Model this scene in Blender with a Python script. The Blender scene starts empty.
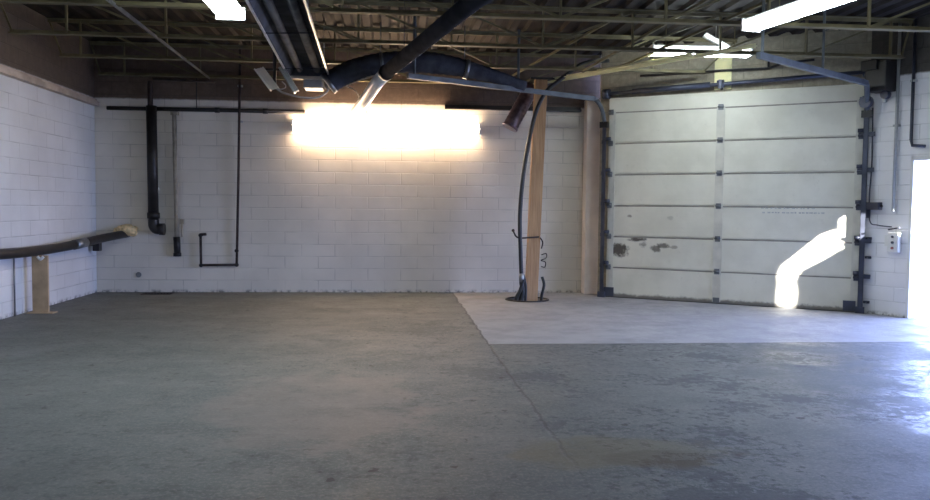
import bpy, bmesh, math, random
from mathutils import Vector, Matrix
random.seed(7)
C = bpy.context.scene.collection
PI = math.pi

# ------------------------------------------------------------------ materials
def nodes(m):
    m.use_nodes = True
    return m.node_tree.nodes, m.node_tree.links

def math_node(nt, op, a, b=None, c=None, clamp=False):
    n = nt.nodes.new('ShaderNodeMath'); n.operation = op; n.use_clamp = clamp
    for i, v in enumerate((a, b, c)):
        if v is None: continue
        if isinstance(v, (int, float)): n.inputs[i].default_value = v
        else: nt.links.new(v, n.inputs[i])
    return n.outputs[0]

def mix(nt, fac, a, b):
    n = nt.nodes.new('ShaderNodeMix'); n.data_type = 'RGBA'
    if isinstance(fac, (int, float)): n.inputs[0].default_value = fac
    else: nt.links.new(fac, n.inputs[0])
    for i, v in ((6, a), (7, b)):
        if isinstance(v, tuple): n.inputs[i].default_value = (*v, 1)
        else: nt.links.new(v, n.inputs[i])
    return n.outputs[2]

def noise(nt, vec, scale, detail=4, rough=.55, stretch=None):
    if stretch:
        mp = nt.nodes.new('ShaderNodeMapping'); mp.inputs['Scale'].default_value = stretch
        nt.links.new(vec, mp.inputs[0]); vec = mp.outputs[0]
    n = nt.nodes.new('ShaderNodeTexNoise')
    n.inputs['Scale'].default_value = scale; n.inputs['Detail'].default_value = detail
    n.inputs['Roughness'].default_value = rough
    nt.links.new(vec, n.inputs['Vector'])
    return n.outputs[0]

def smooth(nt, v, a, b):
    n = nt.nodes.new('ShaderNodeMapRange'); n.interpolation_type = 'SMOOTHSTEP'
    n.inputs[1].default_value = a; n.inputs[2].default_value = b
    nt.links.new(v, n.inputs[0])
    return n.outputs[0]

def simple(name, col, rough=.6, metal=0., var=.25, scale=6., bump=.0, emit=None, coat=0, spec=.5):
    m = bpy.data.materials.new(name); m.use_nodes = True; nt = m.node_tree
    b = nt.nodes['Principled BSDF']
    tc = nt.nodes.new('ShaderNodeTexCoord')
    n = noise(nt, tc.outputs['Object'], scale, 5)
    dark = tuple(c * (1 - var) for c in col); light = tuple(min(1, c * (1 + var * .6)) for c in col)
    nt.links.new(mix(nt, smooth(nt, n, .3, .7), dark, light), b.inputs['Base Color'])
    b.inputs['Roughness'].default_value = rough; b.inputs['Metallic'].default_value = metal
    b.inputs['Specular IOR Level'].default_value = spec
    if coat: b.inputs['Coat Weight'].default_value = coat
    if bump:
        bp = nt.nodes.new('ShaderNodeBump'); bp.inputs['Strength'].default_value = bump
        bp.inputs['Distance'].default_value = .01
        nt.links.new(n, bp.inputs['Height']); nt.links.new(bp.outputs[0], b.inputs['Normal'])
    if emit:
        b.inputs['Emission Color'].default_value = (*emit[0], 1); b.inputs['Emission Strength'].default_value = emit[1]
    return m

def block_wall(name, paint, upper, ztop=3.3, xoff=0.):
    m = bpy.data.materials.new(name); m.use_nodes = True; nt = m.node_tree
    b = nt.nodes['Principled BSDF']
    tc = nt.nodes.new('ShaderNodeTexCoord'); sp = nt.nodes.new('ShaderNodeSeparateXYZ')
    nt.links.new(tc.outputs['Object'], sp.inputs[0])
    cb = nt.nodes.new('ShaderNodeCombineXYZ')
    nt.links.new(math_node(nt, 'ADD', sp.outputs[0], xoff), cb.inputs[0]); nt.links.new(sp.outputs[2], cb.inputs[1])
    br = nt.nodes.new('ShaderNodeTexBrick')
    br.inputs['Color1'].default_value = (1, 1, 1, 1); br.inputs['Color2'].default_value = (.93, .93, .93, 1)
    br.inputs['Mortar'].default_value = (0, 0, 0, 1)
    br.inputs['Scale'].default_value = 1; br.inputs['Brick Width'].default_value = .57
    br.inputs['Row Height'].default_value = .2085; br.inputs['Mortar Size'].default_value = .009
    br.inputs['Mortar Smooth'].default_value = .6; br.inputs['Bias'].default_value = 0
    nt.links.new(cb.outputs[0], br.inputs['Vector'])
    big = noise(nt, tc.outputs['Object'], .9, 4); fine = noise(nt, tc.outputs['Object'], 9, 6, .7)
    patch = noise(nt, tc.outputs['Object'], 2.2, 3)
    c = mix(nt, smooth(nt, big, .35, .7), tuple(x * .86 for x in paint), paint)
    c = mix(nt, smooth(nt, fine, .62, .8), c, tuple(x * .72 for x in paint))
    # mortar lines fade in and out where paint has filled the joints
    mask = math_node(nt, 'MULTIPLY', br.outputs['Fac'], math_node(nt, 'ADD', math_node(nt, 'MULTIPLY', smooth(nt, patch, .4, .65), .4), .12))
    c = mix(nt, mask, c, tuple(x * .4 for x in paint))
    bc = mix(nt, smooth(nt, fine, .4, .7), tuple(x * .7 for x in upper), upper)
    bc = mix(nt, math_node(nt, 'MULTIPLY', br.outputs['Fac'], .5), bc, tuple(x * .5 for x in upper))
    # scuffs and dirt at the wall foot
    lo = math_node(nt, 'MULTIPLY', math_node(nt, 'SUBTRACT', 1, smooth(nt, sp.outputs[2], 0, .07)), smooth(nt, fine, .45, .6))
    c = mix(nt, math_node(nt, 'MULTIPLY', lo, .8), c, (.05, .045, .045))
    c = mix(nt, smooth(nt, math_node(nt, 'ADD', sp.outputs[2], math_node(nt, 'MULTIPLY', fine, .04)), ztop, ztop + .04), c, bc)
    nt.links.new(c, b.inputs['Base Color']); b.inputs['Roughness'].default_value = .62
    h = math_node(nt, 'ADD', math_node(nt, 'MULTIPLY', br.outputs['Fac'], -1.), math_node(nt, 'MULTIPLY', fine, .25))
    bp = nt.nodes.new('ShaderNodeBump'); bp.inputs['Strength'].default_value = .45; bp.inputs['Distance'].default_value = .012
    nt.links.new(h, bp.inputs['Height']); nt.links.new(bp.outputs[0], b.inputs['Normal'])
    return m

def floor_mat():
    m = bpy.data.materials.new('concrete_floor'); m.use_nodes = True; nt = m.node_tree
    b = nt.nodes['Principled BSDF']
    tc = nt.nodes.new('ShaderNodeTexCoord'); o = tc.outputs['Object']
    sp = nt.nodes.new('ShaderNodeSeparateXYZ'); nt.links.new(o, sp.inputs[0]); X, Y = sp.outputs[0], sp.outputs[1]
    n_big = noise(nt, o, .55, 5, .6); n_mid = noise(nt, o, 2.1, 6, .65); n_fine = noise(nt, o, 14, 5, .7)
    n_wet = noise(nt, o, .8, 9, .68); n_pit = noise(nt, o, 7, 3, .5)
    n_grit = noise(nt, o, 38, 4, .75); n_str = noise(nt, o, 3.2, 8, .72, (1, 1.7, 1))
    base = mix(nt, smooth(nt, n_big, .35, .65), (.078, .090, .087), (.108, .116, .110))
    base = mix(nt, math_node(nt, 'MULTIPLY', smooth(nt, n_mid, .52, .66), .45), base, (.070, .074, .074))
    base = mix(nt, math_node(nt, 'MULTIPLY', smooth(nt, n_str, .52, .62), .5), base, (.150, .148, .138))
    base = mix(nt, math_node(nt, 'MULTIPLY', smooth(nt, n_grit, .48, .62), .55), base, (.185, .185, .175))
    base = mix(nt, math_node(nt, 'MULTIPLY', smooth(nt, n_fine, .52, .64), .45), base, (.050, .053, .050))
    # worn dark patches, mostly right of the long crack
    rt = math_node(nt, 'ADD', math_node(nt, 'MULTIPLY', smooth(nt, X, -.5, 3.0), .75), .25)
    wet = math_node(nt, 'MULTIPLY', smooth(nt, math_node(nt, 'ADD', n_wet, math_node(nt, 'MULTIPLY', math_node(nt, 'SUBTRACT', n_fine, .5), .40)), .515, .59), rt)
    base = mix(nt, math_node(nt, 'MULTIPLY', wet, .60), base, (.050, .055, .053))
    # scaled, speckled strip just in front of the newer slab
    strip = math_node(nt, 'MULTIPLY', math_node(nt, 'MULTIPLY', smooth(nt, Y, 6.4, 7.8), smooth(nt, X, .6, 1.8)), smooth(nt, n_fine, .46, .56))
    base = mix(nt, math_node(nt, 'MULTIPLY', strip, .55), base, (.055, .055, .055))
    pits = smooth(nt, n_pit, .68, .71)
    base = mix(nt, math_node(nt, 'MULTIPLY', pits, .75), base, (.035, .030, .026))
    # ochre stain
    def blob(cx, cy, rx, ry, soft=.5):
        dx = math_node(nt, 'DIVIDE', math_node(nt, 'SUBTRACT', X, cx), rx); dy = math_node(nt, 'DIVIDE', math_node(nt, 'SUBTRACT', Y, cy), ry)
        d = math_node(nt, 'ADD', math_node(nt, 'MULTIPLY', dx, dx), math_node(nt, 'MULTIPLY', dy, dy))
        d = math_node(nt, 'ADD', d, math_node(nt, 'MULTIPLY', math_node(nt, 'SUBTRACT', n_mid, .5), 3.2))
        return math_node(nt, 'SUBTRACT', 1, smooth(nt, d, .3, 1.1))
    base = mix(nt, math_node(nt, 'MULTIPLY', blob(1.45, 4.75, .75, .38), .55), base, (.115, .092, .040))
    base = mix(nt, math_node(nt, 'MULTIPLY', blob(1.6, 4.6, .38, .2), .7), base, (.060, .048, .018))
    base = mix(nt, math_node(nt, 'MULTIPLY', blob(-.55, 6.0, .9, 1.3), .55), base, (.165, .140, .128))  # broad paler, pinkish patch
    # newer slab beyond the cross crack
    wob = math_node(nt, 'MULTIPLY', math_node(nt, 'ADD', math_node(nt, 'MULTIPLY', math_node(nt, 'SUBTRACT', n_fine, .5), .5), math_node(nt, 'SUBTRACT', n_mid, .5)), .12)
    Xw = math_node(nt, 'ADD', X, wob); Yw = math_node(nt, 'ADD', Y, math_node(nt, 'MULTIPLY', wob, .6))
    inslab = math_node(nt, 'MULTIPLY', math_node(nt, 'GREATER_THAN', Xw, 1.06), math_node(nt, 'GREATER_THAN', Yw, 8.67))
    slab = mix(nt, smooth(nt, n_mid, .4, .7), (.285, .28, .285), (.225, .225, .23))
    slab = mix(nt, math_node(nt, 'MULTIPLY', smooth(nt, n_fine, .6, .8), .3), slab, (.33, .33, .335))
    base = mix(nt, inslab, base, slab)
    lx = math_node(nt, 'SUBTRACT', 1, smooth(nt, math_node(nt, 'ABSOLUTE', math_node(nt, 'SUBTRACT', Xw, 1.06)), .004, .018))
    lx = math_node(nt, 'MULTIPLY', lx, smooth(nt, Y, 3.8, 6.0))
    ly = math_node(nt, 'SUBTRACT', 1, smooth(nt, math_node(nt, 'ABSOLUTE', math_node(nt, 'SUBTRACT', Yw, 8.67)), .008, .035))
    ly = math_node(nt, 'MULTIPLY', ly, math_node(nt, 'GREATER_THAN', Xw, 1.06))
    line = math_node(nt, 'MAXIMUM', lx, ly)
    base = mix(nt, math_node(nt, 'MULTIPLY', line, .75), base, (.045, .04, .038))
    nt.links.new(base, b.inputs['Base Color'])
    sheen = math_node(nt, 'MULTIPLY', smooth(nt, X, 1.8, 4.2), smooth(nt, math_node(nt, 'ADD', n_wet, math_node(nt, 'MULTIPLY', math_node(nt, 'SUBTRACT', n_fine, .5), .3)), .45, .53))
    r = math_node(nt, 'ADD', math_node(nt, 'MULTIPLY', n_mid, .45), .44)
    r = math_node(nt, 'SUBTRACT', r, math_node(nt, 'MULTIPLY', sheen, .28))
    r = math_node(nt, 'ADD', r, math_node(nt, 'MULTIPLY', wet, .22))
    r = math_node(nt, 'ADD', r, math_node(nt, 'MULTIPLY', inslab, .12), clamp=True)
    nt.links.new(r, b.inputs['Roughness'])
    bp = nt.nodes.new('ShaderNodeBump'); bp.inputs['Strength'].default_value = .35; bp.inputs['Distance'].default_value = .012
    h = math_node(nt, 'SUBTRACT', math_node(nt, 'ADD', math_node(nt, 'MULTIPLY', n_fine, .5), n_mid), math_node(nt, 'ADD', math_node(nt, 'MULTIPLY', line, 1.2), math_node(nt, 'MULTIPLY', wet, .5)))
    nt.links.new(h, bp.inputs['Height']); nt.links.new(bp.outputs[0], b.inputs['Normal'])
    return m

def door_mat():
    # object coords of each panel share the door frame: x along door, z up
    m = bpy.data.materials.new('door_steel'); m.use_nodes = True; nt = m.node_tree
    b = nt.nodes['Principled BSDF']
    tc = nt.nodes.new('ShaderNodeTexCoord'); o = tc.outputs['Object']
    sp = nt.nodes.new('ShaderNodeSeparateXYZ'); nt.links.new(o, sp.inputs[0]); X, Z = sp.outputs[0], sp.outputs[2]
    n1 = noise(nt, o, 1.4, 5, .6); n2 = noise(nt, o, 9, 6, .7)
    c = mix(nt, smooth(nt, n1, .35, .68), (.62, .60, .50), (.71, .69, .585))
    c = mix(nt, math_node(nt, 'MULTIPLY', smooth(nt, n2, .58, .75), .35), c, (.48, .46, .38))
    def blob(cx, cz, rx, rz, amt):
        dx = math_node(nt, 'DIVIDE', math_node(nt, 'SUBTRACT', X, cx), rx); dz = math_node(nt, 'DIVIDE', math_node(nt, 'SUBTRACT', Z, cz), rz)
        d = math_node(nt, 'ADD', math_node(nt, 'MULTIPLY', dx, dx), math_node(nt, 'MULTIPLY', dz, dz))
        d = math_node(nt, 'ADD', d, math_node(nt, 'MULTIPLY', math_node(nt, 'SUBTRACT', n2, .5), 3.4))
        return math_node(nt, 'MULTIPLY', math_node(nt, 'SUBTRACT', 1, smooth(nt, d, .25, 1.1)), amt)
    for cx, cz, rx, rz, a in ((.25, .80, .19, .13, .95), (.55, .99, .17, .04, .95), (.66, .91, .08, .06, .6), (.86, .85, .11, .07, .8),
                              (.98, .90, .13, .055, .8), (1.17, .88, .07, .035, .5), (.42, 1.38, .05, .03, .6), (1.1, 1.36, .06, .04, .25)):
        c = mix(nt, blob(cx, cz, rx, rz, a), c, (.055, .045, .035))
    low = math_node(nt, 'MULTIPLY', math_node(nt, 'SUBTRACT', 1, smooth(nt, math_node(nt, 'ADD', Z, math_node(nt, 'MULTIPLY', n2, -.12)), -.02, .03)), .8)
    c = mix(nt, low, c, (.08, .07, .06))
    nt.links.new(c, b.inputs['Base Color']); b.inputs['Roughness'].default_value = .5
    return m

M = dict(
    back=block_wall('painted_block_back', (.70, .65, .565), (.13, .09, .065), 3.27),
    left=block_wall('painted_block_left', (.66, .675, .67), (.085, .065, .05), 3.26, .2),
    right=block_wall('painted_block_right', (.84, .84, .85), (.075, .068, .06), 3.42, .1),
    header=block_wall('painted_block_header', (.72, .70, .60), (.38, .34, .25), -1, .1),
    plain=simple('plain_plaster', (.42, .42, .42), .8, var=.15, scale=2),
    floor=floor_mat(), door=door_mat(),
    deck=simple('deck_steel', (.030, .026, .023), .8, 0, .4, 1.5, spec=.1),
    joist=simple('joist_paint', (.15, .130, .070), .6, 0, .35, 3, spec=.25),
    brace=simple('brace_paint', (.85, .82, .52), .5, .1, .2, 3),
    ledge=simple('beige_trim', (.42, .36, .29), .7, var=.3, scale=3),
    pink=simple('pilaster_paint', (.82, .76, .70), .7, var=.12, scale=2),
    black=simple('black_iron', (.022, .020, .020), .45, .3, .4, 5),
    brownpipe=simple('rusty_iron', (.045, .030, .026), .6, .3, .5, 9),
    beigepipe=simple('beige_pipe', (.33, .29, .22), .6, var=.3, scale=6),
    hose=simple('black_rubber', (.018, .020, .020), .42, var=.3, scale=6),
    foam=simple('expanding_foam', (.78, .58, .30), .8, var=.35, scale=18, bump=.8),
    wood=simple('bare_plywood', (.42, .30, .185), .75, var=.3, scale=4),
    post=None,
    galv=simple('galvanised_steel', (.42, .43, .44), .30, .85, .25, 5),
    dull=simple('dull_grey_metal', (.20, .21, .22), .38, .7, .3, 4),
    reflector=simple('heater_reflector', (.085, .09, .10), .8, 0, .35, 2.5, spec=0),
    rim=simple('bright_edge', (.75, .75, .72), .3, .6, .15, 4),
    oldtube=simple('old_heater_tube', (.15, .155, .16), .8, 0, .3, 3, spec=0),
    darkpipe=simple('dark_tube', (.035, .037, .043), .8, 0, .3, 4, spec=0),
    duct=simple('dark_duct_wrap', (.060, .063, .075), .9, 0, .3, 6, spec=0),
    spiral=simple('purple_grey_duct', (.17, .13, .16), .28, .6, .35, 12),
    track=simple('track_steel', (.085, .10, .115), .55, .1, .3, 5),
    stile=simple('door_stile', (.58, .56, .48), .5, 0, .15, 4), groove=simple('door_groove', (.27, .25, .21), .7),
    trackdark=simple('dark_track_steel', (.065, .072, .10), .45, .5, .3, 5),
    white=simple('white_enamel', (.72, .72, .70), .4, var=.08),
    cream=simple('cream_enamel', (.70, .62, .50), .45, var=.15),
    yellow=simple('yellow_board', (.90, .84, .46), .6, var=.12, scale=4),
    plate=simple('grey_box', (.40, .42, .42), .5, .3, .15),
    pit=simple('pit_dirt', (.018, .016, .015), .95, var=.4, scale=9),
    red=simple('dull_red', (.30, .09, .09), .5, var=.2),
    cord=simple('pale_cord', (.50, .44, .35), .6, var=.1),
    text=simple('faded_print', (.44, .45, .42), .6, var=.2, scale=30),
    warm=simple('warm_tube', (.9, .9, .9), .4, var=0, emit=((1., .72, .48), 58)),
    cool=simple('cool_tube', (.9, .9, .9), .4, var=0, emit=((.84, .95, 1.), 34)),
    ground=simple('pale_asphalt', (.45, .45, .45), .9, var=.2, scale=2),
    screen_mat=simple('sun_screen_brown', (.20, .17, .14), .8, var=.3),  # colour of the added screen that blocks the sun
)
def post_mat():
    m = bpy.data.materials.new('pine_post'); m.use_nodes = True; nt = m.node_tree
    b = nt.nodes['Principled BSDF']; tc = nt.nodes.new('ShaderNodeTexCoord')
    g = noise(nt, tc.outputs['Object'], 5, 5, .6, (6, 6, .35)); d = noise(nt, tc.outputs['Object'], 1.1, 3)
    c = mix(nt, smooth(nt, g, .3, .7), (.33, .185, .09), (.48, .295, .145))
    c = mix(nt, math_node(nt, 'MULTIPLY', smooth(nt, d, .6, .7), .5), c, (.11, .08, .06))
    nt.links.new(c, b.inputs['Base Color']); b.inputs['Roughness'].default_value = .75
    return m
M['post'] = post_mat()

# ------------------------------------------------------------------ mesh builder
class MB:
    def __init__(s): s.bm = bmesh.new()
    def box(s, c, d, rot=None, bev=0):
        c = Vector(c); r = rot or Matrix.Identity(3)
        vs = [s.bm.verts.new(c + r @ Vector((x * d[0] / 2, y * d[1] / 2, z * d[2] / 2))) for x in (-1, 1) for y in (-1, 1) for z in (-1, 1)]
        fs = []
        for f in ((0, 1, 3, 2), (4, 6, 7, 5), (0, 4, 5, 1), (2, 3, 7, 6), (0, 2, 6, 4), (1, 5, 7, 3)):
            fs.append(s.bm.faces.new([vs[i] for i in f]))
        if bev:
            es = {e for f in fs for e in f.edges}
            bmesh.ops.bevel(s.bm, geom=list(es), offset=bev, segments=2, affect='EDGES', profile=.5)
        return s
    def b2(s, a, b, bev=0):
        return s.box([(a[i] + b[i]) / 2 for i in range(3)], [abs(b[i] - a[i]) for i in range(3)], bev=bev)
    def bar(s, p0, p1, w, h, up=(0, 0, 1), bev=0):
        p0, p1 = Vector(p0), Vector(p1); d = p1 - p0; L = d.length; x = d.normalized()
        y = Vector(up).cross(x)
        if y.length < 1e-4: y = Vector((0, 1, 0)).cross(x)
        y.normalize(); z = x.cross(y)
        return s.box((p0 + p1) / 2, (L, w, h), Matrix((x, y, z)).transposed(), bev)
    def tube(s, pts, r, n=12, rs=None, cap=True, squash=1.):
        pts = [Vector(p) for p in pts]; rings = []
        prev = None
        for i, p in enumerate(pts):
            t = ((pts[min(i + 1, len(pts) - 1)] - pts[max(i - 1, 0)])).normalized()
            if prev is None:
                a = Vector((0, 0, 1)) if abs(t.z) < .9 else Vector((1, 0, 0))
                u = t.cross(a).normalized()
            else:
                u = (prev - t * prev.dot(t)).normalized()
            prev = u; v = t.cross(u); rr = rs[i] if rs else r
            rings.append([s.bm.verts.new(p + (u * math.cos(2 * PI * k / n) + v * math.sin(2 * PI * k / n) * squash) * rr) for k in range(n)])
        for a, b in zip(rings, rings[1:]):
            for k in range(n):
                f = s.bm.faces.new((a[k], a[(k + 1) % n], b[(k + 1) % n], b[k])); f.smooth = True
        if cap:
            s.bm.faces.new(list(reversed(rings[0]))); s.bm.faces.new(rings[-1])
        return s
    def prism(s, prof, axis_a, axis_b):          # prof: list of world points at start; extruded by vector
        a = [s.bm.verts.new(Vector(p) + Vector(axis_a)) for p in prof]; b = [s.bm.verts.new(Vector(p) + Vector(axis_b)) for p in prof]
        n = len(prof)
        for k in range(n): s.bm.faces.new((a[k], a[(k + 1) % n], b[(k + 1) % n], b[k]))
        s.bm.faces.new(list(reversed(a))); s.bm.faces.new(b)
        return s
    def sphere(s, c, r, scale=(1, 1, 1), jit=0, seg=14):
        res = bmesh.ops.create_icosphere(s.bm, subdivisions=3, radius=r)
        for v in res['verts']:
            d = v.co.copy(); k = 1 + jit * (random.random() - .5)
            v.co = Vector((d.x * scale[0] * k, d.y * scale[1] * k, d.z * scale[2] * k)) + Vector(c)
        for f in s.bm.faces:
            if f.verts[0] in res['verts']: f.smooth = True
        return s
    def build(s, name, mat, parent=None, org=(0, 0, 0)):
        me = bpy.data.meshes.new(name); o_ = Vector(org)
        bmesh.ops.translate(s.bm, verts=s.bm.verts, vec=-o_)
        bmesh.ops.recalc_face_normals(s.bm, faces=s.bm.faces)
        s.bm.to_mesh(me); s.bm.free()
        me.materials.append(M[mat]); o = bpy.data.objects.new(name, me); C.objects.link(o)
        if parent is not None: o.parent = parent
        else: o.location = o_
        return o

def spline(pts, n=8):
    P = [Vector(p) for p in pts]; P = [P[0] * 2 - P[1]] + P + [P[-1] * 2 - P[-2]]; out = []
    for i in range(1, len(P) - 2):
        for k in range(n):
            t = k / n; a, b, c, d = P[i - 1:i + 3]
            out.append(.5 * ((2 * b) + (c - a) * t + (2 * a - 5 * b + 4 * c - d) * t * t + (3 * b - a - 3 * c + d) * t ** 3))
    return out + [P[-2]]

def thing(name, label, cat, loc=(0, 0, 0), rz=0, group=None):
    o = bpy.data.objects.new(name, None); C.objects.link(o); o.empty_display_size = .1
    o.location = loc; o.rotation_euler = (0, 0, rz); tag(o, label, cat, group); return o
def tag(o, label, cat, group=None):
    o['label'] = label; o['category'] = cat
    if group: o['group'] = group
    return o
def struct(o): o['kind'] = 'structure'; return o
def copy_tree(o, parent=None):
    c = o.copy(); C.objects.link(c); c.parent = parent
    for ch in list(o.children): copy_tree(ch, c)
    return c

# ------------------------------------------------------------------ the room
XL, YB, ZC = -4.98, 14.1, 4.17
DA, DB = Vector((3.64, 13.47)), Vector((6.95, 11.30))          # angled door wall
RA, RB = Vector((6.95, 11.30)), Vector((10.30, 4.32))           # right wall with the way out
DANG = math.atan2(DB.y - DA.y, DB.x - DA.x); RANG = math.atan2(RB.y - RA.y, RB.x - RA.x)

def wall(name, p0, p1, mat, z1=ZC + .1, holes=(), th=.22, side=1, s_ext=(0, 0), z0=-.02):
    p0, p1 = Vector(p0), Vector(p1); L = (p1 - p0).length; ang = math.atan2(p1.y - p0.y, p1.x - p0.x)
    mb = MB(); xs = [-s_ext[0], L + s_ext[1]]; y0, y1 = (0, th * side)
    cur = xs[0]
    for (a, b, h0, h1) in sorted(holes):
        if a > cur: mb.b2((cur, y0, z0), (a, y1, z1))
        if h1 < z1: mb.b2((a, y0, h1), (b, y1, z1))
        if h0 > 0: mb.b2((a, y0, z0), (b, y1, h0))
        cur = b
    mb.b2((cur, y0, z0), (xs[1], y1, z1))
    o = mb.build(name, mat); o.location = (p0.x, p0.y, 0); o.rotation_euler = (0, 0, ang); return struct(o)

wall('wall_back', (XL, YB), (3.95, YB), 'back', s_ext=(.2, .2))
wall('wall_left', (XL, -3), (XL, YB), 'left')
LDW = (DB - DA).length
wall('wall_door', DA, DB, 'header', holes=[(.12, LDW - .14, 0, 3.30)], s_ext=(.14, .0))
LRW = (RB - RA).length
wall('wall_right', RA, RB, 'right', holes=[(.66, 7.0, 0, 2.25)])
wall('wall_side', (10.30, 4.40), (10.30, -3), 'plain')
wall('wall_front', (XL - .2, -3), (10.5, -3), 'plain', side=-1)
# pilaster between the back wall and the overhead door
struct(MB().b2((3.37, 13.86, -.02), (3.72, 14.12, 3.40)).b2((3.60, 13.5, -.02), (3.72, 13.9, ZC)).build('trim_1', 'pink'))

# floor slab with a round post pit and a rectangular drain cut through
def floor():
    cu = bpy.data.curves.new('f', 'CURVE'); cu.dimensions = '2D'; cu.fill_mode = 'BOTH'; cu.extrude = .15
    def ring(pts):
        sp = cu.splines.new('POLY'); sp.points.add(len(pts) - 1); sp.use_cyclic_u = True
        for p, q in zip(sp.points, pts): p.co = (*q, 0, 1)
    ring([(-5.2, -3.1), (10.4, -3.1), (10.4, 4.4), (7.04, 11.40), (6.9, 11.5), (3.8, 14.2), (-5.2, 14.2)])
    ring([(2.20 + .33 * math.cos(2 * PI * k / 40), 12.95 + .33 * math.sin(2 * PI * k / 40)) for k in range(40)])
    ring([(-4.14, 13.72), (-3.68, 13.72), (-3.68, 13.99), (-4.14, 13.99)])
    t = bpy.data.objects.new('t', cu); C.objects.link(t); bpy.context.view_layer.update()
    me = bpy.data.meshes.new_from_object(t.evaluated_get(bpy.context.evaluated_depsgraph_get()))
    bpy.data.objects.remove(t); me.transform(Matrix.Translation((0, 0, -.15)))
    me.materials.clear(); me.materials.append(M['floor'])
    o = bpy.data.objects.new('floor', me); C.objects.link(o); struct(o)
floor()
struct(MB().b2((1.7, 12.4, -.36), (2.7, 13.5, -.29)).build('trim_2', 'pit'))
struct(MB().b2((8.2, -40, -.16), (60, 40, -.10)).b2((-20, 14.3, -.16), (8.2, 60, -.1)).build('ground', 'ground'))
# corrugated steel deck
def deck():
    mb = MB(); xs = []; x = -5.3
    while x < 10.7:
        xs += [(x, ZC), (x + .10, ZC), (x + .135, ZC + .045), (x + .235, ZC + .045)]; x += .27
    bm = mb.bm; a = [bm.verts.new((p, -3.2, z)) for p, z in xs]; b = [bm.verts.new((p, 14.3, z)) for p, z in xs]
    for i in range(len(xs) - 1): bm.faces.new((a[i], a[i + 1], b[i + 1], b[i]))
    mb.b2((-5.3, -3.2, ZC + .05), (10.7, 14.3, ZC + .12))
    struct(mb.build('ceiling', 'deck'))
deck()
# beige ledge where the paint stops on the left wall
struct(MB().b2((XL, -2.9, 3.13), (XL + .09, 14.08, 3.20)).b2((XL, -2.9, 3.20), (XL + .05, 14.08, 3.24)).build('trim_left', 'ledge'))
struct(MB().b2((.9, 14.00, 3.20), (3.3, 14.10, 3.24)).b2((.9, 14.06, 3.24), (3.3, 14.10, 3.28)).build('trim_back', 'black'))

# outside: added unseen screen, its holes cut to shape the low sun's patches
SUND = Vector((-.53, .848, -.20)).normalized()
def sun_screen():
    ctr = Vector((6.4, 11.6, .7)) - SUND * 10.5
    u = Vector((.848, .53, 0)).normalized(); v = u.cross(SUND).normalized()
    if v.z < 0: v = -v
    def prj(p):
        d = Vector(p) - ctr; return (d.dot(u), d.dot(v))
    cu = bpy.data.curves.new('f', 'CURVE'); cu.dimensions = '2D'; cu.fill_mode = 'BOTH'; cu.extrude = .02
    def ring(pts):
        sp = cu.splines.new('POLY'); sp.points.add(len(pts) - 1); sp.use_cyclic_u = True
        for p, q in zip(sp.points, pts): p.co = (*q, 0, 1)
    ring([(-1.1, -2.6), (1.3, -2.6), (1.3, 2.9), (-1.1, 2.9)])
    # holes traced back from the sun patches wanted on door and track
    ring([prj(p) for p in GAP1]); ring([prj(p) for p in GAP2])
    t = bpy.data.objects.new('t', cu); C.objects.link(t); bpy.context.view_layer.update()
    me = bpy.data.meshes.new_from_object(t.evaluated_get(bpy.context.evaluated_depsgraph_get()))
    bpy.data.objects.remove(t); me.materials.clear(); me.materials.append(M['screen_mat'])
    o = bpy.data.objects.new('sun_screen_outside', me); C.objects.link(o)  # added light blocker out of view, not part of the building
    o.matrix_world = Matrix.Translation(ctr) @ Matrix((u, v, u.cross(v))).transposed().to_4x4(); struct(o)
GAP1 = [(5.950, 11.895, 0.0), (5.945, 11.90, 0.256), (5.965, 11.885, 0.366), (5.945, 11.90, 0.50), (5.990, 11.87, 0.652), (6.188, 11.740, 0.90),
        (6.417, 11.590, 1.13), (6.60, 11.47, 1.22), (6.69, 11.41, 1.15), (6.68, 11.418, 0.955), (6.450, 11.568, 0.765), (6.197, 11.734, 0.585),
        (6.12, 11.785, 0.42), (6.155, 11.762, 0.244), (6.13, 11.777, 0.05), (6.12, 11.785, -.03), (5.96, 11.89, -.03)]
GAP2 = [(6.765, 11.251, 1.46), (6.925, 11.152, 1.46), (6.935, 11.146, 1.07), (6.77, 11.246, 1.07)]
sun_screen()

# ------------------------------------------------------------------ roof joists
ZJ = 3.62
def joist(y, x0, x1, bx0, bx1, label):
    t = thing('steel_joist', label, 'joist', (x0, y, ZJ), 0, 'open web steel joists under the roof deck'); g = (x0, y, ZJ)
    MB().b2((bx0, y - .05, ZJ), (bx1, y + .05, ZJ + .012)).b2((bx0, y - .008, ZJ), (bx1, y + .008, ZJ + .05)).build('bottom_chord', 'joist', t, g)
    MB().b2((x0, y - .05, ZC - .015), (x1, y + .05, ZC - .004)).b2((x0, y - .008, ZC - .06), (x1, y + .008, ZC - .004)).build('top_chord', 'joist', t, g)
    zt, zb = ZC - .03, ZJ + .025; mid = 1.4; n = 0
    MB().bar((x0 + .02, y, zt), (bx0 + .03, y, zb), .022, .022).build('web_member', 'joist', t, g)
    MB().bar((x1 - .02, y, zt), (bx1 - .03, y, zb), .022, .022).build('web_member', 'joist', t, g)
    x = -4.58 + (y * .37 % .5)
    while x < bx1 - .1:
        if x > bx0: MB().b2((x - .012, y - .02, zb), (x + .012, y + .02, zt)).build('web_member', 'joist', t, g)
        if x < mid and x + 1.22 < bx1: MB().bar((x, y, zt), (x + 1.22, y, zb), .022, .026).build('web_member', 'joist', t, g)
        elif x >= mid and x + 1.22 < bx1: MB().bar((x, y, zb), (x + 1.22, y, zt), .022, .026).build('web_member', 'joist', t, g)
        x += 1.22
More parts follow.
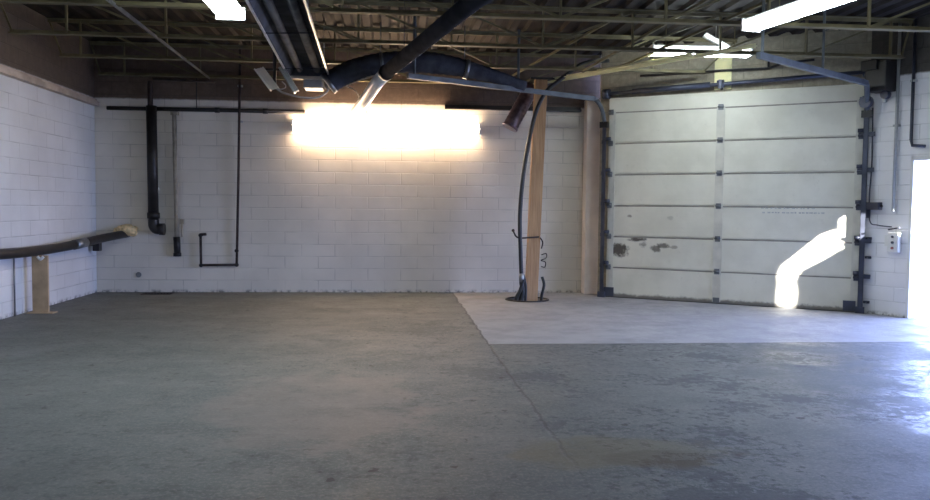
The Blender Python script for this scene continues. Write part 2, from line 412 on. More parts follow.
joist(13.92, -4.98, 3.58, -4.85, 2.15, 'olive web joist nearest the back wall, its lower chord ending above the wooden post')
joist(12.30, -4.98, 5.35, -4.82, 4.85, 'olive web joist second from the back wall, crossing above the dark arched duct')
joist(10.72, -4.98, 7.18, -4.80, 7.06, 'olive open web steel joist third from the back wall, running above the twin shade lamp')
joist(9.08, -4.98, 7.95, -4.80, 7.85, 'pale yellow web joist along the top edge, lit by the tube light at top left')

# bridging rod and braces
t = tag(MB().bar((-2.93, 7.5, 3.60), (-3.05, 13.9, 3.60), .018, .018).bar((-2.93, 7.5, 3.63), (-3.05, 13.9, 3.615), .006, .02).build('bridging_angle', 'dull', org=(-2.93, 7.5, 3.6)),
        'thin steel bridging angle running across under the joists on the left', 'bridging')
tag(MB().bar((2.12, 13.85, 3.60), (4.05, 10.75, 3.60), .08, .012).bar((2.12, 13.85, 3.60), (4.05, 10.75, 3.60), .01, .06).build('diagonal_brace', 'brace', org=(2.12, 13.85, 3.6)),
    'pale yellow roof brace, left of the pair fanning out from above the wooden post', 'brace', 'pale yellow roof braces')
tag(MB().bar((2.17, 13.85, 3.585), (4.62, 10.05, 3.60), .08, .012).bar((2.17, 13.85, 3.585), (4.62, 10.05, 3.60), .01, .06).build('diagonal_brace', 'brace', org=(2.17, 13.85, 3.6)),
    'pale yellow roof brace, right of the pair, passing under the small distant tube light', 'brace', 'pale yellow roof braces')
for (a, b), lab in zip((((2.9, 12.3, 3.60), (4.0, 7.6, 4.10)), ((3.3, 12.3, 3.60), (4.9, 7.45, 4.10)), ((1.75, 13.9, 3.60), (3.05, 10.7, 4.10))),
                  ('olive sloping roof brace above the door, middle of three', 'olive sloping roof brace above the door, rightmost of three beside the white reflector plate', 'olive sloping roof brace above the door, leftmost of three over the wooden post')):
    tag(MB().bar(a, b, .03, .03).build('sloping_brace', 'joist', org=a), lab, 'brace', 'olive sloping roof braces')

# ------------------------------------------------------------------ tube lights
def tube_light(c, length, ang, label, width=.26):
    t = thing('tube_light', label, 'light', c, ang, 'ceiling tube lights'); L = length / 2; w = width / 2
    MB().b2((-L, -w * .8, .045), (L, w * .8, .10), bev=.008).build('housing', 'white', t)
    MB().prism([(-L + .02, -w, .045), (-L + .02, -w * .95, .01), (-L + .02, -w * .6, -.03), (-L + .02, w * .6, -.03), (-L + .02, w * .95, .01), (-L + .02, w, .045)],
               (0, 0, 0), (length - .04, 0, 0)).build('lens', 'cool', t)
    for s in (-1, 1):
        MB().b2((s * L - .012, -w * 1.02, -.035), (s * L + .012, w * 1.02, .10)).build('end_cap', 'white', t)
        MB().tube([(s * L * .7, 0, .10), (s * L * .7, 0, ZC - c[2])], .006, 6).build('hanger', 'joist', t)
    return t
tube_light((-1.73, 7.30, 3.50), 3.2, PI / 2, 'bright white tube light at the top left, beside the long radiant heater', .30)
tube_light((4.27, 7.18, 3.50), 3.1, math.radians(102.5), 'bright white tube light at the top right, the long slanting one', .23)
tube_light((4.38, 11.32, 3.73), 1.42, math.radians(-3), 'small distant tube light beneath the white reflector plate, over the overhead door', .24)
g = (-.10, 14.0, 2.87)
wl = thing('wall_light', 'warm glaring double tube light fixed to the back wall', 'light', g)
MB().b2((-1.72, 14.03, 2.79), (1.52, 14.10, 2.93), bev=.008).build('housing', 'white', wl, g)
for z in (2.80, 2.92):
    tb = MB().tube([(-1.68, 13.975, z), (1.48, 13.975, z)], .032, 12).build('tube', 'warm', wl, g)
    for x in (-1.70, 1.50): MB().b2((x - .02, 13.94, z - .04), (x + .02, 14.04, z + .04)).build('lamp_holder', 'white', tb, g)
tag(MB().bar((4.40, 11.22, 3.98), (4.72, 11.18, 3.80), .16, .012, (0, .2, 1)).tube([(4.56, 11.2, 3.88), (4.56, 11.2, ZC)], .006, 6).build('reflector_plate', 'white', org=(4.56, 11.2, 3.85)),
    'tilted white metal reflector plate above the small distant tube light', 'reflector')

# ------------------------------------------------------------------ radiant tube heater
def heater():
    y0, y1 = 4.6, 12.2; base = (-1.2, 12.2, 3.40)
    t = thing('radiant_heater', 'long dark radiant tube heater with bright reflector rims hanging at the top centre left', 'heater', base)
    xl0, xl1, xr0, xr1 = -1.24, -1.53, -.74, -.94     # it splays slightly along its length
    def P(f, k, z):       # f 0..1 along from near to far, k 0..1 across
        y = y0 + (y1 - y0) * f; a = xl0 + (xl1 - xl0) * f; b = xr0 + (xr1 - xr0) * f
        return (a + (b - a) * k, y, z)
    mb = MB(); bm = mb.bm
    prof = [(0, 3.40), (.10, 3.53), (.30, 3.595), (.70, 3.595), (.90, 3.53), (1, 3.40), (.97, 3.40), (.88, 3.515), (.68, 3.58), (.32, 3.58), (.12, 3.515), (.03, 3.40)]
    for f0, f1 in ((0, .5), (.5, 1)):
        a = [bm.verts.new(P(f0, k, z)) for k, z in prof]; b = [bm.verts.new(P(f1, k, z)) for k, z in prof]; n = len(prof)
        for i in range(n): bm.faces.new((a[i], a[(i + 1) % n], b[(i + 1) % n], b[i]))
        bm.faces.new(list(reversed(a))); bm.faces.new(b)
    mb.build('reflector', 'reflector', t, base)
    for k in (0, 1): MB().bar(P(0, k, 3.395), P(1, k, 3.395), .022, .03).build('rim', 'rim', t, base)
    MB().bar(P(1, -.02, 3.39), P(1, 1.02, 3.39), .05, .045).build('end_rim', 'cream', t, base)
    MB().prism([P(1, 0, 3.40), P(1, .10, 3.53), P(1, .30, 3.595), P(1, .70, 3.595), P(1, .90, 3.53), P(1, 1, 3.40)], (0, 0, 0), (0, .015, 0)).build('end_plate', 'dull', t, base)
    for k, r in ((.27, .045), (.70, .05)):
        MB().tube([P(0, k, 3.50), P(.99, k, 3.50)], r, 14).build('burner_tube', 'oldtube', t, base)
    for f in (.25, .6, .9):
        MB().bar(P(f, -.01, 3.39), P(f, 1.01, 3.41), .02, .008).build('cross_strap', 'darkpipe', t, base)
    bx = MB().b2((-1.33, 12.24, 3.25), (-1.05, 12.62, 3.44), bev=.012).build('burner_box', 'plate', t, base)
    MB().tube([(-1.02, 12.4, 3.30), (-.92, 12.4, 3.30), (-.85, 12.35, 3.34)], .045, 10).build('outlet', 'dull', t, base)
    for f in (.1, .55, .95):
        for k in (.1, .9): MB().tube([P(f, k, 3.58), (P(f, k, 0)[0], P(f, k, 0)[1], ZC)], .006, 6).build('chain', 'galv', t, base)
heater()
# looping gas flex under the heater end
tag(MB().tube(spline([(-1.75, 11.9, 3.24), (-1.60, 12.0, 3.14), (-1.35, 12.1, 3.09), (-1.15, 12.2, 3.10), (-1.02, 12.25, 3.16), (-.95, 12.3, 3.26)]), .014, 8).build('flex_cable', 'galv', org=(-1.35, 12.1, 3.09)),
    'sagging grey flexible cable looping under the far end of the heater', 'cable')
tag(MB().tube(spline([(-.70, 12.0, 3.26), (-.55, 12.3, 3.22), (-.50, 12.8, 3.14), (-.42, 13.3, 3.02), (-.35, 13.78, 2.96)]), .010, 8)
    .tube(spline([(-.95, 12.1, 3.24), (-.70, 12.0, 3.26), (-.40, 11.9, 3.36), (-.10, 11.8, 3.42)]), .012, 8).build('lamp_cord', 'cord', org=(-.7, 12, 3.2)),
    'pale cord hanging from the duct down to the back wall light', 'cord')

# dark arched duct
d = thing('arched_duct', 'thick dark duct arching from the heater end across to the wooden post', 'duct', (-.87, 11.95, 3.28))
pts = spline([(-.93, 11.95, 3.28), (-.66, 11.95, 3.44), (-.28, 11.9, 3.55), (.25, 11.9, 3.61), (.82, 11.95, 3.58), (1.40, 12.0, 3.47), (1.98, 12.1, 3.33)], 10)
n = len(pts); rs = [.155 - .09 * max(0, (i / n - .6) / .4) for i in range(n)]; rs = [r * (1 + .035 * math.cos(i * PI)) for i, r in enumerate(rs)]
MB().tube(pts, .15, 18, rs).build('duct_body', 'duct', d, (-.87, 11.95, 3.28))
MB().tube([pts[0] + Vector((-.02, 0, -.02)), pts[1]], .165, 18).build('collar', 'dull', d, (-.87, 11.95, 3.28))
for i in (22, 44):
    MB().tube([pts[i], pts[i + 1]], rs[i] + .012, 18).tube([pts[i] + Vector((0, 0, .05)), (pts[i].x, pts[i].y, ZC)], .008, 6).build('hanging_strap', 'dull', d, (-.87, 11.95, 3.28))

# shiny spiral stub by the post
s = thing('spiral_duct', 'short purple grey spiral duct pointing down left, left of the wooden post top', 'duct', (2.2, 13.3, 3.33))
a, b = Vector((2.30, 13.32, 3.52)), Vector((1.93, 13.28, 2.83)); pp = [a.lerp(b, i / 36) for i in range(37)]
MB().tube(pp, .12, 20, [.125 + .006 * (i % 3 == 0) for i in range(37)]).build('duct_body', 'spiral', s, (2.2, 13.3, 3.33))
MB().tube([pp[-2], pp[-1] + (b - a).normalized() * .015], .138, 20).build('end_collar', 'spiral', s, (2.2, 13.3, 3.33))

# bent round flue
f = thing('flue_pipe', 'round metal flue pipe running diagonally down to the glaring back wall light', 'pipe', (-.11, 12.0, 3.46))
g = (-.11, 12.0, 3.46)
MB().tube([(1.66, 4.6, 3.50), (.78, 7.9, 3.50), (-.09, 11.3, 3.35)], .095, 20).build('dark_section', 'darkpipe', f, g)['label'] = 'dark section'
MB().bar((.78 + .09, 7.9, 3.465), (-.09 + .09, 11.3, 3.315), .012, .022).build('lit_edge_strip', 'rim', f, g)  # bright strip stands in for light along the pipe's lower right edge
MB().tube([(-.09, 11.3, 3.35), (-.22, 11.75, 3.285), (-.44, 12.8, 3.15), (-.66, 13.78, 3.01)], .095, 20).build('lit_section', 'white', f, g)['label'] = 'lit section, lamp light put into its white'  # same pipe, coloured white for the wall lamp's light falling on it
MB().tube([(-.08, 11.26, 3.352), (-.10, 11.34, 3.345)], .11, 20).build('joint_collar', 'black', f, g)
for p in ((.80, 8.0, 3.58), (.14, 10.4, 3.46)): MB().tube([p, (p[0], p[1], ZC)], .006, 6).build('hanging_wire', 'black', f, g)

# twin shade lamp on pole
l = thing('twin_shade_lamp', 'unlit lamp with two tilted cream shades on a dark pole, beside the heater end', 'lamp', (-1.64, 11.5, 3.4)); g = (-1.64, 11.5, 3.4)
MB().tube([(-1.64, 11.5, ZC), (-1.64, 11.5, 3.14)], .026, 10).build('pole', 'black', l, g)
def shade(x0, z0, x1, z1, w, name_mat):
    prof = [(x0, z0), (x1, z1), (x1 + w, z1 + .03), (x0 + w, z0 + .03)]
    mb = MB().prism([(x, 11.44, z) for x, z in prof], (0, 0, 0), (0, .02, 0))
    mb.bar((x0, 11.46, z0), (x1, 11.46, z1), .14, .02, (1, 0, 0)).bar((x0 + w, 11.46, z0 + .03), (x1 + w, 11.46, z1 + .03), .10, .015, (1, 0, 0))
    for k in (.33, .66): mb.bar((x0 + w * k, 11.432, z0 + .03 * k), (x1 + w * k, 11.432, z1 + .03 * k), .012, .012)
    mb.build('lamp_shade', name_mat, l, g)
shade(-1.90, 3.37, -1.69, 3.09, .11, 'cream'); shade(-1.57, 3.40, -1.36, 3.06, .05, 'dull')
MB().bar((-1.82, 11.5, 3.38), (-1.50, 11.5, 3.38), .03, .03).build('crossbar', 'black', l, g)
MB().tube(spline([(-1.64, 11.5, 3.18), (-1.58, 11.45, 3.11), (-1.50, 11.45, 3.12), (-1.49, 11.5, 3.17), (-1.54, 11.5, 3.22)]), .008, 6).build('cable_loop', 'galv', l, g)

# ------------------------------------------------------------------ back wall piping
def rivet(mb, p, r, l=.05, ax=2):
    q0 = list(p); q1 = list(p); q0[ax] -= l / 2; q1[ax] += l / 2; mb.tube([q0, q1], r, 14); return mb
g = (-4.0, 13.98, 1.05)
t = thing('drain_pipe', 'thick black vertical drain pipe with an elbow on the back wall, leftmost pipe', 'pipe', g)
MB().tube([(-4.02, 13.97, 3.14), (-4.00, 13.97, 1.22)], .085, 18).build('pipe_run', 'black', t, g)
MB().tube(spline([(-4.00, 13.97, 1.24), (-3.995, 13.965, 1.14), (-3.95, 13.96, 1.085), (-3.87, 13.96, 1.08)], 6), .088, 18).build('elbow', 'black', t, g)
MB().tube([(-4.00, 13.97, 1.36), (-4.00, 13.97, 1.26)], .102, 18).build('coupling', 'black', t, g)
MB().tube([(-3.90, 13.96, 1.08), (-3.82, 13.96, 1.08)], .10, 18).build('coupling', 'black', t, g)
MB().tube([(-4.04, 13.985, 3.12), (-4.04, 13.985, 3.55)], .045, 12).build('upper_pipe', 'brownpipe', t, g)
g = (-3.65, 14.02, .62)
t = thing('conduit_drop', 'slim beige vertical pipe with a black end, between the drain pipe and thin dark pipe', 'pipe', g)
MB().tube([(-3.665, 14.03, 3.05), (-3.64, 14.03, .95)], .036, 12).build('pipe_run', 'beigepipe', t, g)
MB().tube([(-3.64, 14.03, .95), (-3.63, 14.03, .66)], .056, 14).build('end_sleeve', 'black', t, g)
rivet(MB(), (-3.63, 14.03, .65), .066, .06).build('end_cap', 'black', t, g)
MB().tube([(-3.56, 14.06, 1.24), (-3.56, 14.06, .95)], .014, 8).b2((-3.585, 14.03, 1.17), (-3.525, 14.1, 1.25)).build('side_rod', 'beigepipe', t, g)
MB().b2((-3.72, 14.0, 3.0), (-3.60, 14.09, 3.06)).build('clamp', 'beigepipe', t, g)
g = (-2.64, 14.03, .48)
t = thing('water_pipe', 'thin dark back wall pipe dropping from the ceiling and turning up in a U', 'pipe', g)
MB().tube([(-2.56, 13.97, ZC - .02), (-2.60, 13.98, 2.0), (-2.645, 14.03, .50)], .022, 10).build('down_pipe', 'brownpipe', t, g)
MB().tube([(-2.645, 14.03, .48), (-3.24, 14.03, .47)], .022, 10).build('cross_pipe', 'brownpipe', t, g)
MB().tube([(-3.24, 14.03, .47), (-3.245, 14.03, .97)], .022, 10).build('up_pipe', 'brownpipe', t, g)
MB().tube([(-3.245, 14.03, .99), (-3.15, 14.03, 1.0)], .026, 10).build('spout', 'brownpipe', t, g)
for p in ((-2.645, .48), (-3.24, .47), (-3.245, .98), (-2.645, .72)):
    MB().sphere((p[0], 14.03, p[1]), .036).build('fitting', 'black', t, g)
for z in (2.9, 3.5): MB().b2((-2.62, 14.03, z), (-2.54, 14.1, z + .03)).build('pipe_clip', 'plate', t, g)
g = (-4.8, 14.03, 3.13)
t = thing('wall_header_pipe', 'dark horizontal pipe along the top of the painted back wall', 'pipe', g)
MB().tube([(-4.76, 14.05, 3.10), (-1.5, 14.05, 3.10)], .034, 12).build('pipe_run', 'black', t, g)
for x in (-4.03, -3.0, -2.2): MB().tube([(x, 14.05, 3.10), (x + .08, 14.05, 3.10)], .045, 12).build('coupling', 'black', t, g)
for x in (-3.3,): MB().tube([(x, 14.05, 3.12), (x, 14.05, 3.7)], .008, 6).build('hanger_rod', 'black', t, g)
tag(MB().tube([(-4.0, 14.05, 3.60), (-3.0, 14.05, 3.57)], .02, 10).tube([(-4.0, 14.05, 3.60), (-4.0, 14.1, 3.60)], .02, 8).build('conduit_stub', 'brownpipe', org=(-4, 14.05, 3.6)),
    'short dark horizontal conduit high on the brown upper back wall at left', 'conduit')
tag(MB().tube([(-4.29, 14.105, .30), (-4.29, 14.08, .30)], .045, 16).build('pipe_cap', 'dull', org=(-4.29, 14.1, .3)),
    'small round grey cap low on the back wall near the left corner', 'cap')
# floor drain with grate
g = (-3.91, 13.86, 0)
t = thing('floor_drain', 'dark rectangular floor drain against the back wall below the black drain pipe', 'drain', g)
MB().b2((-4.15, 13.72, -.02), (-3.67, 13.735, .008)).b2((-4.15, 13.975, -.02), (-3.67, 13.99, .008)).b2((-4.15, 13.72, -.02), (-4.135, 13.99, .008)).b2((-3.685, 13.72, -.02), (-3.67, 13.99, .008)).build('frame', 'brownpipe', t, g)
mb = MB()
for k in range(9): mb.b2((-4.11 + k * .05, 13.735, -.025), (-4.095 + k * .05, 13.975, -.005))
mb.build('grate', 'black', t, g)
MB().b2((-4.14, 13.73, -.22), (-3.68, 13.98, -.2)).build('basin', 'pit', t, g)

# long black pipe along the left wall
g = (-4.83, 11, .86)
t = thing('wall_pipe', 'long sagging black pipe along the left wall ending at the back wall', 'pipe', g)
MB().tube(spline([(-4.86, 7.5, .90), (-4.84, 9.5, .875), (-4.82, 11.2, .845), (-4.80, 12.3, .86), (-4.74, 13.0, .90), (-4.64, 13.6, .95), (-4.47, 14.12, 1.00)], 8), .068, 16).build('pipe_run', 'black', t, g)
pz = [(-4.775, 12.6, .873), (-4.745, 12.95, .895)]
MB().tube(pz, .076, 16).build('tape_wrap', 'dull', t, g)
MB().b2((-4.9, 13.70, .72), (-4.80, 13.84, .93)).b2((-4.98, 13.74, .80), (-4.82, 13.80, .84)).build('support_bracket', 'black', t, g)
mb = MB().sphere((-4.47, 14.04, 1.06), .13, (1.45, .75, .75), .22).sphere((-4.60, 14.05, 1.0), .09, (1, .6, 1), .25).sphere((-4.36, 14.05, 1.02), .07, (1, .6, 1), .25)
tag(mb.build('foam_collar', 'foam', org=(-4.47, 14.04, 1.06)), 'lumpy tan expanding foam sealing where the black pipe enters the back wall', 'foam')
g = (-4.83, 11.42, 0)
t = thing('prop_board', 'upright brown board propping the black pipe by the left wall', 'board', g)
MB().b2((-4.87, 11.38, .012), (-4.66, 11.42, .785), bev=.004).build('board', 'wood', t, g)
MB().b2((-4.92, 11.32, 0), (-4.58, 11.48, .010)).build('foot_plate', 'wood', t, g)
MB().tube(spline([(-4.79, 11.375, .77), (-4.75, 11.37, .735), (-4.71, 11.375, .77)]), .02, 8).build('saddle', 'white', t, g)
tag(MB().tube([(-4.95, 11.05, 0.0), (-4.95, 11.05, .80)], .012, 8).tube([(-4.95, 11.05, .80), (-4.98, 11.05, .80)], .012, 8).build('thin_conduit', 'dull', org=(-4.95, 11.05, 0)),
    'thin grey vertical conduit on the left wall under the black pipe, left of the board', 'conduit')

# ------------------------------------------------------------------ wooden post, hose, hooks
g = (2.21, 12.95, -.28)
t = thing('wooden_post', 'tall leaning pine post standing in the round floor pit', 'post', g)
MB().bar((2.255, 12.95, -.29), (2.395, 13.05, 3.58), .10, .205, (1, 0, 0), bev=.006).build('timber', 'post', t, g)
MB().b2((2.22, 12.99, 3.585), (2.66, 13.95, 3.615)).build('bearing_plate', 'black', t, g)
tag(MB().tube([(2.20 + .345 * math.cos(2 * PI * k / 40), 12.95 + .345 * math.sin(2 * PI * k / 40), .006) for k in range(41)], .016, 8, cap=False).build('pit_rim', 'black', org=(2.2, 12.95, 0)),
    'black ring edging the round floor pit around the wooden post', 'rim')
g = (2.08, 12.85, .0)
t = thing('black_hose', 'black hose curving from the ceiling down into the floor pit beside the wooden post', 'hose', g)
Yh = 12.85
H = [(3.55, 13.2, 3.95), (3.10, 13.0, 3.86), (2.80, Yh, 3.66), (2.62, Yh, 3.52), (2.43, Yh, 3.34), (2.26, Yh, 2.95), (2.11, Yh, 2.15), (2.05, Yh, 1.41), (2.07, Yh, .74), (2.09, Yh, .36)]
MB().tube(spline(H), .034, 12).build('upper_hose', 'hose', t, g)
MB().tube([(2.088, Yh, .44), (2.092, Yh, .30)], .045, 12).build('coupling', 'galv', t, g)['label'] = 'bright metal coupling'
MB().tube(spline([(2.09, Yh, .32), (2.11, Yh, .12), (2.08, Yh, -.02), (2.10, Yh, -.28)]), .042, 12).build('lower_hose', 'hose', t, g)
MB().tube(spline([(2.12, Yh - .02, .34), (2.06, Yh - .03, .16), (2.0, Yh - .03, .02), (2.0, Yh, -.28)]), .03, 10).build('branch_hose', 'hose', t, g)
MB().tube(spline([(2.12, Yh, .42), (2.16, Yh, .2), (2.15, Yh, -.2)]), .022, 8).build('inner_hose', 'hose', t, g)
tag(MB().tube(spline([(2.44, 12.93, .38), (2.47, 12.9, .25), (2.43, 12.9, .05), (2.42, 12.93, -.28)]), .024, 8).build('stub_hose', 'hose', org=(2.43, 12.9, 0)),
    'short black hose end rising from the pit on the right side of the wooden post', 'hose')
tag(MB().tube(spline([(1.94, 12.84, 1.13), (1.99, 12.84, 1.04), (2.06, 12.84, 1.015), (2.2, 12.86, 1.02), (2.37, 12.89, 1.03)]), .014, 8).sphere((1.94, 12.84, 1.135), .026).build('hose_hook', 'brownpipe', org=(2.1, 12.85, 1.02)),
    'dark iron hook holding the hose to the wooden post', 'hook')
tag(MB().tube(spline([(2.40, 12.92, 1.02), (2.44, 12.92, .94), (2.42, 12.92, .84)]), .011, 8)
    .tube(spline([(2.42, 12.92, .74), (2.50, 12.92, .76), (2.50, 12.92, .69), (2.42, 12.92, .65), (2.49, 12.92, .62), (2.48, 12.92, .54), (2.42, 12.92, .55)]), .009, 8).build('wire_curl', 'brownpipe', org=(2.42, 12.92, .8)),
    'curled rusty wire hanging on the right edge of the wooden post', 'wire')

# ------------------------------------------------------------------ overhead door (local frame: x along door, -y into the room)
dloc = (DA.x, DA.y, 0)
door = thing('overhead_door', 'large cream sectional overhead door set across the right corner', 'door', dloc, DANG)
W = LDW - .04; PH = .521
for k in range(6):
    z0 = k * PH + .012; z1 = z0 + PH - .012
    pn = MB().b2((.03, -.05, z0), (W, .0, z1 - .016)).b2((.03, -.044, z1 - .016), (W, 0, z1 + .012)).b2((.03, -.058, z0), (W, -.05, z0 + .010)).build('door_panel', 'door', door)
    MB().b2((.03, -.0515, z1 - .024), (W, -.045, z1 - .004)).build('joint_strip', 'groove', door)['label'] = 'dark seam between two door sections'
MB().b2((.03, -.05, 6 * PH), (W, 0, 3.36)).b2((.03, -.06, 6 * PH + .19), (W, -.05, 6 * PH + .20)).build('top_panel', 'door', door)
MB().b2((.03, -.055, 0), (W, 0, .025)).build('bottom_seal', 'black', door)
mid = 1.86
for x, w in ((.10, .09), (mid, .13), (W - .07, .11)):
    MB().b2((x - w / 2, -.062, .03), (x + w / 2, -.05, 3.13)).build('stile', 'stile', door)
for k in range(1, 7):
    z = k * PH
    for x in (.07, mid, W - .05):
        MB().b2((x - .04, -.075, z - .05), (x + .04, -.062, z + .04)).tube([(x - .045, -.082, z), (x + .045, -.082, z)], .016, 8).build('hinge', 'trackdark' if x > 2 else 'dull', door)
for x in (.10, W - .12):
    MB().b2((x - .10, -.085, .02), (x + .07, -.062, .17)).build('corner_bracket', 'trackdark', door)
MB().b2((mid - .05, -.075, .02), (mid + .05, -.062, .10)).build('corner_bracket', 'dull', door)
# two faded lines of small print, too worn to read
for zz, x0, x1 in ((1.535, 2.50, 3.30), (1.465, 2.52, 3.40)):
    mb = MB(); x = x0
    while x < x1:
        w = random.uniform(.02, .05)
        mb.b2((x, -.0515, zz - random.uniform(.008, .013)), (x + w, -.05, zz + random.uniform(.006, .013))); x += w + random.choice((.012, .016, .035))
    mb.build('faded_print', 'text', door)

def door_track(x, side, lab, mat, hend, zend=3.30):
    t = thing('door_track', lab, 'track', dloc, DANG, 'overhead door tracks')
    y = -.11; rw = .035 if side > 0 else .024
    MB().b2((x - rw, y - .03, 0), (x + rw, y - .02, 2.88)).b2((x - rw, y - .03, 0), (x - rw + .01, y + .03, 2.92)).b2((x + rw - .01, y - .03, 0), (x + rw, y + .03, 2.92)).build('vertical_rail', mat, t)
    arc = [(x, y - .55 * (1 - math.cos(a * PI / 20)), 2.86 + .42 * math.sin(a * PI / 20)) for a in range(11)]
    MB().tube(arc, .036, 8).build('curved_rail', 'track', t)
    MB().bar(arc[-1], hend, .055, .07).build('horizontal_rail', 'track', t)
    hx, hy, hz = hend
    L = Vector((hx - x, hy - y, 0))
    for f in (.45, .97):
        p = Vector(arc[-1]).lerp(Vector(hend), f); MB().bar(p, (p.x, p.y, ZC - .0), .03, .03, (1, 0, 0)).build('hanger_angle', 'track', t)
    for k in range(1, 6):
        z = k * PH + .02
        MB().b2((x - .04, y - .01, z - .03), (x + (.12 if side > 0 else 0), 0, z + .03)).build('rail_bracket', 'trackdark', t)
        MB().tube([(x - side * .02, y, z + .05), (x - side * .11, y, z + .05)], .03, 10).build('roller', 'trackdark', t)
    MB().b2((x - .07, y - .05, 2.86), (x + .07, y + .02, 2.96)).build('cable_sheave', 'black', t)
    MB().b2((x - .06, y - .04, 0), (x + .06, y + .05, .09)).build('floor_bracket', mat, t)
    return t
def to_local(p):
    q = Vector((p[0] - DA.x, p[1] - DA.y)); c, s_ = math.cos(-DANG), math.sin(-DANG)
    return (q.x * c - q.y * s_, q.x * s_ + q.y * c, p[2])
door_track(-.03, -1, 'left track of the overhead door, curving overhead towards the heater', 'trackdark', to_local((.20, 11.12, 3.28)))
door_track(LDW - .03, 1, 'right track of the overhead door, curving overhead beside the dark operator', 'trackdark', to_local((4.20, 9.06, 3.285)))

g = dloc
t = thing('torsion_shaft', 'dark torsion shaft with drums above the overhead door', 'shaft', dloc, DANG)
MB().tube([(-.06, -.14, 3.42), (LDW + .1, -.14, 3.52)], .030, 12).build('shaft', 'trackdark', t)
MB().tube([(.45, -.14, 3.435), (1.7, -.14, 3.468)], .045, 14).build('spring', 'trackdark', t)
for x, z in ((.0, 3.42), (LDW - .02, 3.52)):
    MB().tube([(x - .05, -.14, z), (x + .06, -.14, z)], .085, 16).b2((x - .08, -.14, z - .06), (x - .06, 0, z + .06)).build('cable_drum', 'trackdark', t)
MB().tube([(mid - .05, -.14, 3.47), (mid + .05, -.14, 3.475)], .06, 14).b2((mid - .02, -.2, 3.40), (mid + .02, 0, 3.53)).build('centre_bearing', 'trackdark', t)
b_ = thing('mounting_board', 'bright yellow cream vertical board above the middle of the overhead door', 'board', dloc, DANG)
MB().b2((mid - .12, -.04, 3.40), (mid + .14, -.002, 3.95), bev=.004).build('board', 'yellow', b_)
t = thing('header_conduit', 'thin dark conduit running above the overhead door shaft', 'conduit', dloc, DANG)
MB().tube([(.55, -.05, 3.70), (mid, -.07, 3.69), (2.55, -.05, 3.68), (2.75, -.05, 3.74), (3.2, -.05, 3.76)], .018, 8).build('conduit_run', 'black', t)
MB().tube([(2.55, -.05, 3.68), (2.55, -.05, 3.85)], .016, 8).build('riser', 'black', t)

# ------------------------------------------------------------------ operator and fittings on the right wall (local frame: x along wall, -y into room)
rloc = (RA.x, RA.y, 0)
t = thing('door_operator', 'dark boxy door operator with hanging chain wheels at the top right of the overhead door', 'motor', rloc, RANG)
MB().b2((.10, -.30, 3.20), (.42, -.02, 3.62), bev=.02).build('motor_body', 'black', t)
MB().b2((.06, -.34, 3.50), (.30, -.26, 3.64), bev=.01).build('cover', 'black', t)
MB().tube([(.05, -.2, 3.08), (.05, -.12, 3.08)], .09, 16).build('chain_wheel', 'trackdark', t)
MB().tube([(.34, -.2, 3.15), (.34, -.12, 3.15)], .06, 14).build('chain_wheel', 'trackdark', t)
MB().b2((.02, -.14, 3.0), (.07, -.10, 3.3)).b2((.28, -.14, 3.05), (.33, -.10, 3.3)).build('bracket', 'plate', t)
t = thing('pull_chain', 'thin pull chain hanging on the right wall beside the door track', 'chain', rloc, RANG)
mb = MB(); p = spline([(.09, -.06, 3.0), (.10, -.05, 2.2), (.08, -.05, 1.75), (.10, -.05, 1.36), (.22, -.04, 1.30), (.42, -.03, 1.28)], 6)
mb.tube(p, .009, 6); mb.build('chain', 'trackdark', t)
t = thing('latch_box', 'dark rectangular box sticking out from the right door track at mid height', 'box', rloc, RANG)
MB().b2((.00, -.11, 1.52), (.26, -.01, 1.63), bev=.008).build('housing', 'trackdark', t)
MB().b2((.02, -.08, 1.40), (.08, -.01, 1.52)).build('arm', 'trackdark', t)
MB().tube([(.24, -.06, 1.575), (.29, -.06, 1.575)], .014, 8).build('knob', 'black', t)
for k, z in enumerate((.16, .55, .82, 1.10)):
    o = thing('wall_anchor', ['lowest dark anchor bracket', 'second lowest dark anchor bracket', 'third dark anchor bracket from the floor', 'topmost dark anchor bracket'][k] + ' on the right wall beside the track', 'bracket', rloc, RANG, 'anchor brackets beside the right track')
    MB().b2((.04, -.05, z - .015), (.11, 0, z + .02)).build('bracket_plate', 'trackdark', o)
    MB().tube([(.085, -.065, z), (.085, -.05, z)], .012, 8).build('bolt', 'dull', o)
t = thing('electrical_conduit', 'thin grey electrical conduit dropping down the right wall from the ceiling', 'conduit', rloc, RANG)
MB().tube([(.66, -.04, ZC), (.66, -.04, 2.50), (.68, -.04, 2.42), (.86, -.04, 2.40)], .022, 10).build('conduit_run', 'trackdark', t)
MB().b2((.625, -.06, 3.3), (.695, 0, 3.33)).build('pipe_clip', 'plate', t)
t = thing('vertical_pipe', 'pale vertical pipe on the right wall left of the dark conduit', 'pipe', rloc, RANG)
MB().tube([(.44, -.04, ZC), (.44, -.04, 1.5)], .022, 10).build('pipe_run', 'plate', t)
MB().b2((.40, -.06, 2.7), (.48, 0, 2.73)).build('pipe_clip', 'plate', t)
t = thing('control_station', 'pale control box with dark switches on the right wall by the daylight opening', 'switch', rloc, RANG)
MB().b2((.40, -.09, .92), (.56, -.005, 1.20), bev=.01).build('box_body', 'white', t)
for z in (.98, 1.06, 1.14): MB().tube([(.48, -.11, z), (.48, -.09, z)], .018, 10).build('button', 'red' if z < 1 else 'trackdark', t)
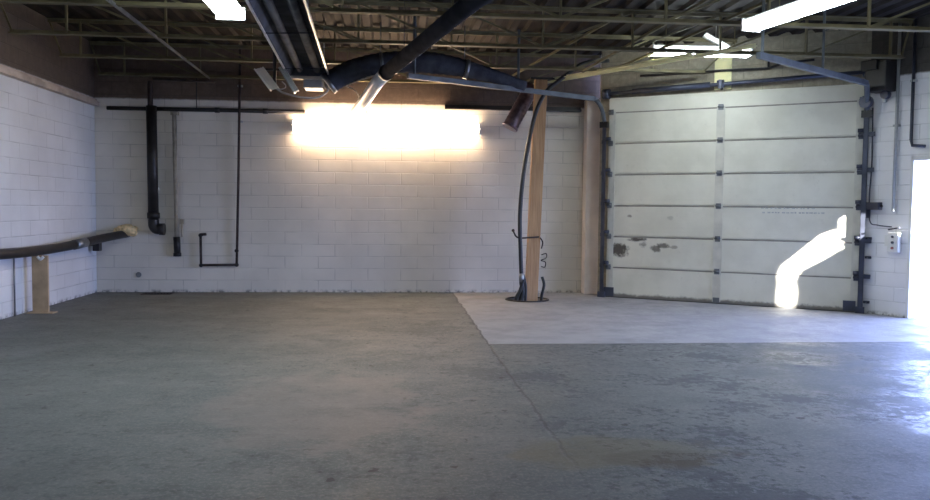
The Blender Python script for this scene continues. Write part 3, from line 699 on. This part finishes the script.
MB().b2((.33, -.04, 1.0), (.39, -.004, 1.16)).build('side_plate', 'white', t)
MB().bar((.40, -.07, 1.24), (.56, -.07, 1.27), .03, .02).build('handle', 'trackdark', t)
struct(MB().b2((.66, -.02, 0), (.70, .24, 2.27)).b2((.66, -.02, 2.21), (7.0, .24, 2.27)).build('trim_3', 'white')).location = rloc
bpy.data.objects['trim_3'].rotation_euler = (0, 0, RANG)

# ------------------------------------------------------------------ light, world, camera
w = bpy.data.worlds.new('World'); bpy.context.scene.world = w; w.use_nodes = True
bg = w.node_tree.nodes['Background']; bg.inputs[0].default_value = (.36, .48, 1., 1); bg.inputs[1].default_value = 28.0
sl = bpy.data.lights.new('sun', 'SUN'); sl.energy = 90; sl.angle = math.radians(.28); sl.color = (1, .98, .95)
so = bpy.data.objects.new('sun', sl); C.objects.link(so); so.rotation_euler = SUND.to_track_quat('-Z', 'Y').to_euler()
pl = bpy.data.lights.new('daylight_portal', 'AREA'); pl.shape = 'RECTANGLE'; pl.size = 6.3; pl.size_y = 2.2
pl.cycles.is_portal = True
po = bpy.data.objects.new('daylight_portal', pl); C.objects.link(po)
mid_ = RA + (RB - RA).normalized() * 3.83 + Vector((.901, .434)) * .11
po.location = (mid_.x, mid_.y, 1.12); po.rotation_euler = Vector((-.901, -.434, 0)).to_track_quat('-Z', 'Y').to_euler()

cam = bpy.data.cameras.new('camera'); cam.sensor_width = 36; cam.lens = 36 * 805 / 930; cam.clip_start = .05
co = bpy.data.objects.new('camera', cam); C.objects.link(co)
co.matrix_world = Matrix.Translation((0, 0, 1.48)) @ (Matrix.Rotation(-math.atan(73 / 805), 4, 'Z') @ Matrix.Rotation(PI / 2 - math.atan(41.5 / 805), 4, 'X') @ Matrix.Rotation(math.radians(.58), 4, 'Z'))
sc = bpy.context.scene; sc.camera = co
sc.view_settings.view_transform = 'Standard'; sc.view_settings.look = 'None'; sc.view_settings.gamma = 1; sc.view_settings.exposure = .12
sc.cycles.use_denoising = True; sc.cycles.max_bounces = 8; sc.cycles.diffuse_bounces = 5
